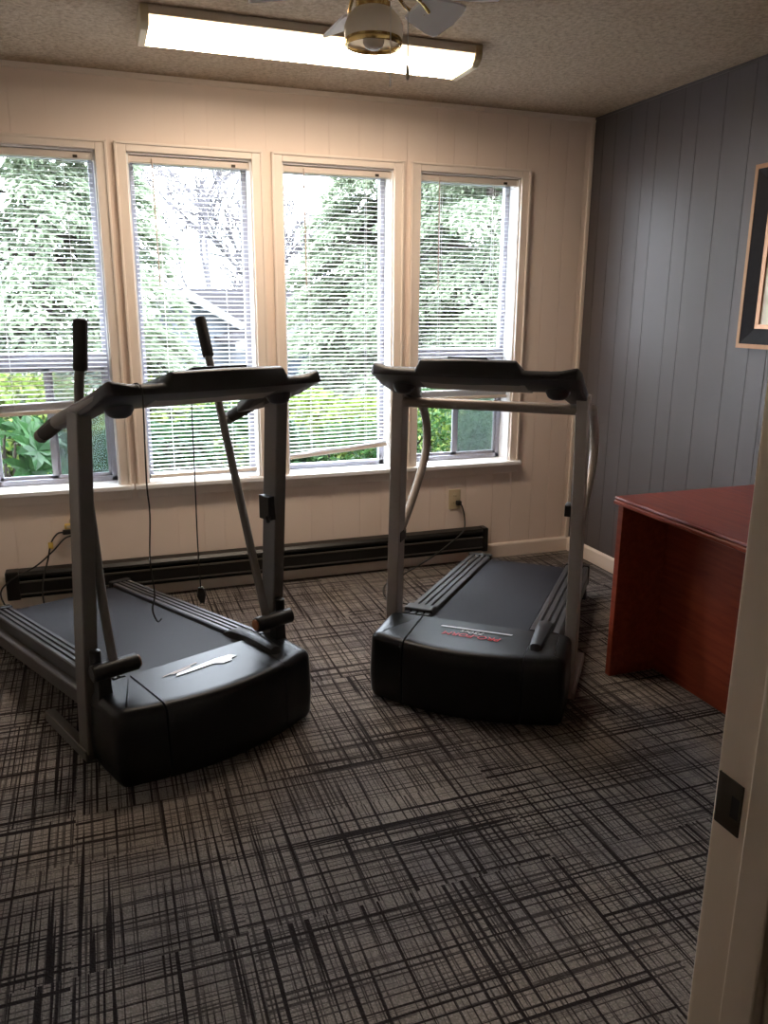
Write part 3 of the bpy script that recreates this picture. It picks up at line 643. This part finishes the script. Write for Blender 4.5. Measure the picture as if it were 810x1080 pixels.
def console(root, zo, to, plateau, grips):
    """tilted control console: high front edge, low rear edge, raised middle, side wings"""
    def sec(a, top, fr, mid):
        # (t, z) around the section; the wings run down to the rear, the middle stops short
        rear = [(-0.05, 1.150+top*0.6), (0.055, 1.112), (0.060, 1.078), (-0.02, 1.098)]
        if mid: rear = [(-0.16, 1.205+top*0.6), (-0.10, 1.182), (-0.095, 1.152), (-0.13, 1.150)]
        return [(a, t+to, z+zo) for t, z in [(-0.345-fr, 1.252+top)] + rear + [(-0.24, 1.166), (-0.375-fr, 1.214), (-0.372-fr, 1.226), (-0.362-fr, 1.247+top)]]
    p0, p1 = plateau
    S = [sec(-0.352, -0.018, -0.03, 0), sec(-0.338, 0, -0.005, 0), sec(-0.29, -0.010, 0.012, 0), sec(-0.255, -0.012, 0.016, 1), sec(p0-0.018, -0.012, 0.022, 1), sec(p0, 0.018, 0.026, 1), sec((p0+p1)/2, 0.021, 0.034, 1), sec(p1, 0.018, 0.026, 1), sec(p1+0.018, -0.012, 0.022, 1), sec(0.255, -0.012, 0.016, 1), sec(0.29, -0.010, 0.012, 0), sec(0.338, 0, -0.005, 0), sec(0.352, -0.018, -0.03, 0)]
    bm = bmesh.new(); loft(bm, S); bev(bm, 0.004, 2, 0.6)
    c = smpart('console', bm, M['console'], root)
    bm = bmesh.new()   # ledge on the raised middle
    loft(bm, [[(a, -0.345+to, 1.277+zo), (a, -0.19+to, 1.238+zo), (a, -0.19+to, 1.215+zo), (a, -0.345+to, 1.255+zo)] for a in (p0+0.08, p0+0.085, p1-0.105, p1-0.10)])
    bev(bm, 0.003); obj('book_ledge', bm, M['console'], c)
    # underside tray, its lighter grey paints in the wall's reflection
    bm = bmesh.new(); loft(bm, [[(a, t+to, z+zo) for t, z in ((-0.36, 1.214), (-0.24, 1.168), (-0.14, 1.153), (-0.14, 1.147), (-0.24, 1.161), (-0.36, 1.206))] for a in (p0-0.02, p1+0.02)])
    tr = obj('underside_panel', bm, M['underside'], c); tr['label'] = 'underside panel with the wall reflection painted in lighter grey'
    for s in (-1, 1):
        bm = bmesh.new(); lathe(bm, [(0.0, 1.136), (0.020, 1.138), (0.032, 1.145), (0.040, 1.160), (0.042, 1.20), (0.0, 1.20)], c=(s*0.268, -0.235+to, zo), n=24)
        smpart('cup_holder', bm, M['console'], c)
    if grips:
        for s in (-1, 1):
            bm = bmesh.new(); P = [(s*0.330, -0.28+to, 1.205+zo), (s*0.334, -0.10+to, 1.148+zo), (s*0.338, 0.04+to, 1.104+zo), (s*0.340, 0.20+to, 1.040+zo)]
            tube(bm, smooth_path(P, 5), 0.0225, 12); h = smpart('handrail', bm, M['postdark'], root)
            bm = bmesh.new(); tube(bm, [(s*0.338, 0.05+to, 1.100+zo), (s*0.3396, 0.165+to, 1.054+zo)], 0.0232, 14); smpart('foam_grip', bm, M['foam'], h)
    return c

# treadmill with swinging arms, at the left
T1, hood1 = treadmill('black treadmill with two tall upright swing arms, standing under the second window', -2.443, -1.394, 0.390, 0.222, 0.315, M['postdark'], -0.105, 0, 0)
con1 = console(T1, 0.0, 0.0, (-0.175, 0.185), True)
for s, top in ((-1, (-0.31, -0.045, 1.385)), (1, (0.285, 0.275, 1.400))):
    b0 = Vector((s*0.270, -0.125, 0.345)); b1 = Vector(top); d = (b1-b0).normalized()
    if s < 0: b1 = Vector((-0.282, -0.050, 1.402)); d = (b1 - Vector((-0.294, -0.050, 1.262))).normalized()
    g0 = b1 - d*0.145
    pth = [b0, b0.lerp(b1, 0.5), g0 + d*0.02] if s > 0 else smooth_path([(-0.297, -0.125, 0.345), (-0.298, -0.085, 0.50), (-0.298, -0.052, 0.744), (-0.307, -0.050, 0.953), (-0.305, -0.050, 1.18), g0 + d*0.02], 5)
    bm = bmesh.new(); tube(bm, pth, 0.0145, 14); arm = smpart('swing_arm', bm, M['postdark'], T1)
    bm = bmesh.new(); tube(bm, [g0, g0+d*0.006, g0+d*0.144, b1, b1+d*0.004], [0.0175, 0.0205, 0.0205, 0.0185, 0.010], 16); smpart('foam_grip', bm, M['foam'], arm)
    bm = bmesh.new(); tube(bm, [(s*0.222, -0.125, 0.348), (s*0.226, -0.125, 0.348), (s*0.368, -0.125, 0.348), (s*0.372, -0.125, 0.348)], [0.022, 0.027, 0.027, 0.022], 20)
    pv = smpart('pivot_sleeve', bm, M['black'], T1)
    bm = bmesh.new(); tube(bm, [(s*0.2225, -0.125, 0.348), (s*0.2175, -0.125, 0.348)], 0.020, 16); ecp = smpart('pivot_end_cap', bm, M['orange'], pv); ecp['label'] = 'amber pivot end cap'
    bm = bmesh.new(); tube(bm, [(s*0.345, -0.095, 0.330), (s*0.345, -0.095, 0.408), (s*0.345, -0.095, 0.412)], [0.018, 0.018, 0.012], 14); smpart('tension_knob', bm, M['black'], T1)
    bm = bmesh.new(); loft(bm, [[(s*0.33+dx*w_, -0.10+dy*w_, z) for dx, dy in ((-1, -1), (1, -1), (1, 1), (-1, 1))] for z, w_ in ((0.22, 0.034), (0.27, 0.022), (0.335, 0.020))]); bev(bm, 0.004)
    obj('pivot_bracket', bm, M['black'], T1)
bm = bmesh.new(); box(bm, 0.296, 0.326, -0.115, -0.055, 0.715, 0.800); tube(bm, [(0.305, -0.105, 0.74), (0.295, -0.115, 0.715), (0.282, -0.13, 0.720), (0.272, -0.14, 0.738)], 0.008, 8); bev(bm, 0.002)
obj('post_hook', bm, M['black'], T1)
def decal(bm, parent, m, x, y, z, rz, name):
    mx = Matrix.Translation((x, y, z)) @ Matrix.Rotation(rz, 4, 'Z')
    for v in bm.verts: v.co = mx @ v.co
    return obj(name, bm, m, parent)
HT = 0.2675
bm = bmesh.new()
prism(bm, [(-0.125, -0.012), (0.020, -0.014), (0.045, -0.034), (0.080, -0.032), (0.088, -0.018), (0.114, -0.014), (0.096, 0.008), (0.040, 0.014), (-0.110, 0.004)], 'z', -0.0005, 0.0006)
decal(bm, hood1, M['whitetxt'], 0.015, -0.135, HT, 0.05, 'hood_emblem')
bm = bmesh.new(); prism(bm, [(-0.16, 0.012), (-0.02, 0.030), (-0.02, 0.034), (-0.15, 0.017)], 'z', -0.0005, 0.0006); prism(bm, [(-0.12, 0.008), (-0.05, 0.016), (-0.05, 0.022), (-0.13, 0.013)], 'z', -0.0005, 0.0006)
decal(bm, hood1, M['bronzetxt'], 0.015, -0.135, HT, 0.05, 'hood_emblem_streak')

# treadmill with the crossbar, at the right
T2, hood2 = treadmill('black treadmill with grey uprights and a crossbar, red lettering on its hood', -1.319, -1.449, -0.683, 0.192, 0.309, M['postlight'], 0.0, 0, 0)
con2 = console(T2, 0.010, 0.065, (-0.165, 0.150), False)
bm = bmesh.new(); tube(bm, [(-0.330, -0.02, 1.100), (0.330, -0.02, 1.100)], 0.019, 16); smpart('crossbar', bm, M['tube'], T2)
for s in (-1, 1):
    o_ = 0.034 if s > 0 else -0.010
    bm = bmesh.new(); tube(bm, smooth_path([(s*0.326, -0.01, 1.098), (s*(0.322+o_), 0.10, 1.092), (s*(0.322+o_), 0.20, 1.060), (s*(0.326+o_), 0.285, 0.965), (s*(0.326+o_), 0.270, 0.850), (s*(0.330+o_*0.6), 0.150, 0.710), (s*0.338, 0.030, 0.590), (s*0.340, 0.0, 0.560)], 6), 0.017, 14)
    h = smpart('curved_handrail', bm, M['tube'], T2)
    bm = bmesh.new(); box(bm, s*0.342-0.020, s*0.342+0.020, -0.025, 0.05, 0.548, 0.592); bev(bm, 0.005); obj('handrail_clamp', bm, M['black'], h)
bm = boxbm(0.298, 0.325, -0.03, 0.03, 0.715, 0.758, bevel=0.003); obj('post_catch', bm, M['black'], T2)
bm = textbm('PRO-FORM', 0.040, 0.25)
for v in bm.verts: v.co.x *= 1.10
decal(bm, hood2, M['redtxt'], 0.010, -0.175, HT, PI, 'brand_lettering')
bm = textbm('730cs', 0.030, 0.25)
for v in bm.verts: v.co.x *= 1.3
decal(bm, hood2, M['whitetxt'], 0.005, -0.142, HT, PI, 'model_lettering')
bm = bmesh.new(); prism(bm, [(-0.135, -0.0045), (0.135, -0.0045), (0.140, 0.0045), (-0.130, 0.0045)], 'z', -0.0005, 0.0006); decal(bm, hood2, M['whitetxt'], 0.010, -0.118, HT+0.001, 0, 'silver_stripe')

# cords hanging off the left console
def w1(a, t, z):
    c, s = math.cos(0.390), math.sin(0.390); return Vector((-2.443 + a*c - t*s, -1.394 + a*s + t*c, z))
bm = bmesh.new(); tube(bm, smooth_path([w1(-0.268, -0.29, 1.222), w1(-0.269, -0.350, 1.241), w1(-0.270, -0.376, 1.241), w1(-0.271, -0.394, 1.228), w1(-0.271, -0.395, 1.18), w1(-0.273, -0.388, 0.98), w1(-0.270, -0.388, 0.89), w1(-0.279, -0.388, 0.76), w1(-0.272, -0.388, 0.66), w1(-0.282, -0.388, 0.615), w1(-0.268, -0.385, 0.575), w1(-0.255, -0.385, 0.580)], 6), 0.0022, 7)
tag(obj('audio_cord', bm, M['cable'], smooth=1), 'thin black cord draped over the left treadmill console, curled at its lower end', 'cord')
root = thing('safety_key_cord', 'thin black cord with a small clip hanging under the left treadmill console', 'cord', w1(-0.002, -0.15, 0))
bm = bmesh.new(); tube(bm, smooth_path([(0.004, 0, 1.152), (0.002, 0, 0.9), (0.0, 0.002, 0.7), (0.002, 0.002, 0.545)], 6), 0.0022, 7); obj('cable', bm, M['cable'], root, smooth=1)
bm = bmesh.new(); loft(bm, [[(-0.006, -0.004, 0.55), (0.010, -0.004, 0.55), (0.010, 0.008, 0.55), (-0.006, 0.008, 0.55)], [(-0.013, -0.005, 0.522), (0.017, -0.005, 0.522), (0.017, 0.009, 0.522), (-0.013, 0.009, 0.522)], [(-0.002, -0.004, 0.495), (0.012, -0.004, 0.495), (0.012, 0.008, 0.495), (-0.002, 0.008, 0.495)]]); bev(bm, 0.003); obj('clip', bm, M['cable'], root)

# ------------------------------------------------------------------ outside
def gz(y): return -0.18 - 0.085*max(0, y-2)
bm = bmesh.new(); nx, ny = 24, 30
gv = [[bm.verts.new((-22 + 50*i/nx, 0.16 + 50*(j/ny)**1.6, gz(0.16 + 50*(j/ny)**1.6) + 0.05*math.sin(i*1.3+j*2.1))) for i in range(nx+1)] for j in range(ny+1)]
for j in range(ny):
    for i in range(nx): bm.faces.new((gv[j][i], gv[j][i+1], gv[j+1][i+1], gv[j+1][i]))
struct(obj('ground', bm, M['ground'], recalc=False))

def leaf(bm, p, d, L, wd, n=None):
    """folded six-sided leaf starting at p along d"""
    d = d.normalized(); side = d.cross(n if n is not None else Vector((random.uniform(-.4, .4), random.uniform(-.4, .4), 1))).normalized()
    if side.length < 0.1: side = d.orthogonal().normalized()
    up_ = side.cross(d).normalized(); k = 0.25*wd
    a = bm.verts.new(p); b_ = bm.verts.new(p + d*L*0.45 - up_*k*0.2); e = bm.verts.new(p + d*L - up_*L*0.12)
    l1 = bm.verts.new(p + d*L*0.35 + side*wd + up_*k); l2 = bm.verts.new(p + d*L*0.75 + side*wd*0.7 + up_*k)
    r1 = bm.verts.new(p + d*L*0.35 - side*wd + up_*k); r2 = bm.verts.new(p + d*L*0.75 - side*wd*0.7 + up_*k)
    bm.faces.new((a, b_, l1)); bm.faces.new((b_, e, l2, l1)); bm.faces.new((a, r1, b_)); bm.faces.new((b_, r1, r2, e))
def rdir(zb=0.0):
    while True:
        v = Vector((random.uniform(-1, 1), random.uniform(-1, 1), random.uniform(-1, 1)))
        if 0.1 < v.length < 1: v.normalize(); v.z += zb; return v.normalized()

def conifer_meshes(seed, h, rad, nb, nl):
    random.seed(seed)
    bm = bmesh.new()
    tb = bmesh.new(); tube(tb, [(0, 0, 0), (0, 0, h*0.5), (0, 0, h)], [0.14, 0.08, 0.01], 8)
    for b_ in range(nb):
        f = (b_+random.random())/nb; z = h*(0.02+0.97*f); R = rad*(1-f)**0.5*random.uniform(0.75, 1.08) + 0.12
        a = random.uniform(0, 2*PI); dr = Vector((math.cos(a), math.sin(a), 0)); sd = Vector((-math.sin(a), math.cos(a), 0))
        tip = dr*R + Vector((0, 0, z + 0.10*R - 0.42*R))
        if b_ % 3 == 0: tube(tb, [(0, 0, z), dr*R*0.5 + Vector((0, 0, z+0.05*R)), tip*0.98], [0.022, 0.014, 0.005], 5)
        for k in range(nl):
            t = 0.30 + 0.72*random.random()**0.7
            p = dr*R*t + Vector((0, 0, z + 0.30*R*t - 0.55*R*t*t)) + sd*random.uniform(-1, 1)*0.22*R*(1.15-t*0.6) + Vector((0, 0, random.uniform(-0.06, 0.05)))
            d = dr*random.uniform(0.3, 1.0) + sd*random.uniform(-0.9, 0.9) + Vector((0, 0, random.uniform(-0.7, 0.0)))
            leaf(bm, p, d, random.uniform(0.09, 0.17), random.uniform(0.014, 0.027))
    return bm, tb
con_meshes = []
for seed, h, rad in ((3, 5.2, 1.95), (11, 5.9, 2.4)):
    cb, tb = conifer_meshes(seed, h, rad, 260, 230)
    mc = bpy.data.meshes.new('crown'); cb.to_mesh(mc); cb.free(); mc.materials.append(M['needle'])
    mt = bpy.data.meshes.new('trunk'); tb.to_mesh(mt); tb.free(); mt.materials.append(M['bark'])
    con_meshes.append((mc, mt))
def conifer(k, x, y, rz, sc, label, group=None):
    root = thing('conifer_tree', label, 'tree', (x, y, gz(y)-0.1), rz, group); root.scale = (sc, sc, sc)
    for nm, me in (('crown', con_meshes[k][0]), ('trunk', con_meshes[k][1])):
        o = bpy.data.objects.new(nm, me); C.objects.link(o); o.parent = root
conifer(0, -3.15, 5.6, 0.3, 1.0, 'pale green conifer filling the leftmost window and the left edge of the second')
conifer(1, -5.6, 8.5, 1.1, 1.1, 'conifer standing behind and left of the one in the leftmost window', )
conifer(0, 1.55, 7.6, 2.1, 1.0, 'conifer in the middle of the third window')
conifer(1, 2.6, 6.4, 4.0, 0.95, 'conifer with full foliage behind the blind nearest the blue wall')
conifer(1, 4.8, 9.5, 5.2, 1.1, 'conifer standing farther behind at the right edge of the rightmost window')

# bare grey trees far off
def bare(seed, h):
    random.seed(seed); bm = bmesh.new()
    def grow(p, d, L, r, dep):
        q = p + d*L; tube(bm, [p, p.lerp(q, 0.5)+rdir()*L*0.04, q], [r, r*0.8, r*0.6], 5, cap=False)
        if dep == 0: return
        for _ in range(4 if dep > 2 else 5):
            grow(p.lerp(q, random.uniform(0.45, 1.0)), (d*0.9 + rdir(0.25)*0.75).normalized(), L*random.uniform(0.55, 0.75), max(0.012, r*0.52), dep-1)
    grow(Vector((0, 0, 0)), Vector((0.03, 0, 1)).normalized(), h*0.38, 0.16, 5)
    return bm
for seed, x, y, h, lab in ((5, 1.0, 24, 11, 'tall bare grey tree seen against the sky beyond the house roof'), (8, 3.3, 27, 13, 'bare grey tree at the right edge of the second window, behind the house'), (21, 4.6, 25, 10, 'bare grey tree at the left edge of the third window')):
    bm = bare(seed, h); o = obj('bare_tree', bm, M['twig'], recalc=False); o.location = (x, y, gz(y)-0.2); tag(o, lab, 'tree')

# shrubs
def shrub(name, label, x, y, rx, ry, h, n, L, wd, m, z=None, seed=1, whorl=False, group=None):
    random.seed(seed); bm = bmesh.new(); sb = bmesh.new(); z = gz(y) if z is None else z
    ns = 9
    for k in range(ns):
        a = 2*PI*k/ns + random.uniform(-.3, .3); t = Vector((rx*0.7*math.cos(a), ry*0.7*math.sin(a), h*random.uniform(0.6, 0.88)))
        tube(sb, [(0.05*math.cos(a), 0.05*math.sin(a), -0.05), t*0.5 + Vector((0, 0, 0.05*h)), t], [0.018, 0.012, 0.006], 6)
    cnt = 0
    while cnt < n:
        d = rdir(0.15); rr = random.uniform(0.55, 1.0)**0.5
        p = Vector((d.x*rx*rr, d.y*ry*rr, h*0.5 + d.z*h*0.5*rr))
        if p.z < 0.02: continue
        if whorl:
            ax = (Vector((d.x, d.y, 0.6))).normalized()
            tube(sb, [p - ax*0.16, p], [0.006, 0.005], 5)
            k0 = random.uniform(0, 1); u = ax.orthogonal().normalized(); v = ax.cross(u)
            for q in range(7):
                an = 2*PI*(q/7+k0); leaf(bm, p, u*math.cos(an)+v*math.sin(an)+ax*random.uniform(0.1, 0.6), L*random.uniform(0.75, 1.1), wd, ax)
            cnt += 7
        else:
            leaf(bm, p, (d + rdir()*0.9), L*random.uniform(0.6, 1.2), wd*random.uniform(0.7, 1.2)); cnt += 1
    root = thing(name, label, 'shrub', (x, y, z), 0, group)
    obj('foliage', bm, m, root, recalc=False); obj('stems', sb, M['bark'], root)
shrub('rhododendron', 'rhododendron with large glossy leaves pressed against the leftmost window', -3.20, 0.80, 0.55, 0.50, 1.05, 620, 0.145, 0.036, M['rhodo'], seed=2, whorl=True)
shrub('rhododendron', 'rhododendron behind the insect screen, under the right half of the leftmost window', -2.45, 1.05, 0.50, 0.45, 0.98, 560, 0.135, 0.034, M['rhodo'], seed=4, whorl=True)
shrub('leafy_shrub', 'green shrub below the sill of the second window, left of the tilted blind', -1.85, 0.95, 0.55, 0.42, 1.02, 2600, 0.075, 0.020, M['rhodo'], seed=6)
shrub('leafy_shrub', 'dark green shrub showing under the raised rail of the third window', -1.10, 0.90, 0.50, 0.40, 0.88, 2600, 0.065, 0.017, M['box'], seed=8)
shrub('leafy_shrub', 'dense bright green bush in the lower pane of the window nearest the blue wall', -0.40, 1.05, 0.55, 0.45, 1.14, 3600, 0.055, 0.015, M['box'], seed=10)
shrub('leafy_shrub', 'dense green bush behind the screened lower pane nearest the blue wall', 0.45, 1.25, 0.60, 0.5, 1.15, 3000, 0.06, 0.016, M['box'], seed=12)
shrub('lime_shrub', 'yellow-green bush behind the rhododendrons in the leftmost window', -3.35, 3.6, 0.9, 0.7, 1.15, 3200, 0.10, 0.025, M['lime'], seed=14)
shrub('lime_shrub', 'yellow-green hedge bush in front of the pale house', -1.75, 4.6, 0.95, 0.7, 1.10, 3000, 0.10, 0.025, M['lime'], seed=16)
shrub('lime_shrub', 'yellow-green bush at the bottom right of the second window', -0.95, 3.3, 0.70, 0.6, 0.98, 3000, 0.09, 0.022, M['lime'], seed=18)
shrub('lime_shrub', 'yellow-green bush low in the third window above its bottom rail', -0.20, 2.7, 0.75, 0.6, 0.88, 3000, 0.085, 0.022, M['lime'], seed=20)
shrub('lime_shrub', 'yellow-green bush at the left edge of the rightmost window', 0.80, 2.9, 0.75, 0.6, 0.95, 3000, 0.085, 0.022, M['lime'], seed=22)

# house with a gable
def house(name, label, x, y, wid, depth, zb, eave, apex, rz, gable_dx, red=False):
    root = thing(name, label, 'house', (x, y, zb), rz)
    hw_ = wid/2; e = eave-zb; ap = apex-zb
    bm = bmesh.new(); prism(bm, [(-hw_, 0), (hw_, 0), (hw_, e), (0, ap-0.05), (-hw_, e)], 'y', 0, depth); obj('walls', bm, M['siding'], root)
    bm = bmesh.new(); sl = (ap-e)/hw_
    for s in (-1, 1): prism(bm, [(0, ap), (s*(hw_+0.35), e-0.35*sl), (s*(hw_+0.35), e-0.35*sl+0.10), (0, ap+0.12)], 'y', -0.30, depth+0.3)
    obj('roof', bm, M['roof'], root)
    bm = bmesh.new()
    for s in (-1, 1): prism(bm, [(0, ap-0.10), (s*(hw_+0.38), e-0.38*sl-0.10), (s*(hw_+0.38), e-0.38*sl+0.10), (0, ap+0.13)], 'y', -0.36, -0.30)
    obj('barge_board', bm, M['fascia'], root)
    return root, hw_, e
hz = gz(16)
hr, hw_, e_ = house('house', 'pale house with a white trimmed gable seen through the second window', -0.55, 16.0, 2.6, 5.0, hz, 0.95, 1.72, 0, 0)
for px in (-0.7, 0.35):
    f = obj('house_window', boxbm(px-0.28, px+0.28, -0.05, 0.02, 0.75, 1.55), M['fascia'], hr); obj('house_pane', boxbm(px-0.23, px+0.23, -0.06, -0.03, 0.80, 1.50), M['darkwin'], f)
# long wing with a ridge parallel to the windows
bm = bmesh.new(); box(bm, 0.6, 7.2, 1.2, 5.0, 0, e_); obj('wing_wall', bm, M['siding'], hr)
bm = bmesh.new(); prism(bm, [(0.6, e_-0.15), (3.1, e_+0.95), (3.2, e_+0.95), (5.6, e_-0.15), (5.6, e_-0.25), (0.6, e_-0.25)], 'x', -0.2, 7.5); obj('wing_roof', bm, M['roof'], hr)
obj('wing_fascia', boxbm(0.9, 7.5, 0.50, 0.60, e_-0.32, e_-0.12), M['fascia'], hr)
for px in (1.7, 2.7, 3.7): obj('porch_post', boxbm(px-0.07, px+0.07, 0.62, 0.76, 0, e_-0.25), M['fascia'], hr)
for px in (2.2, 3.2): obj('wing_window', boxbm(px-0.25, px+0.25, 1.15, 1.22, 0.7, 1.6), M['darkwin'], hr)
gz2 = gz(13)
gr_, hw_, e_ = house('garage', 'white garage with a dark paned door seen through the left of the third window', 1.55, 13.0, 2.2, 3.5, gz2, 0.72, 1.02, 0, 0)
f = obj('garage_door', boxbm(-0.75, 0.75, -0.06, 0.02, 0.0, 1.55), M['darkwin'], gr_)
obj('garage_door_panel', boxbm(-0.72, 0.72, -0.08, -0.04, 0.0, 0.95), M['reddoor'], f)
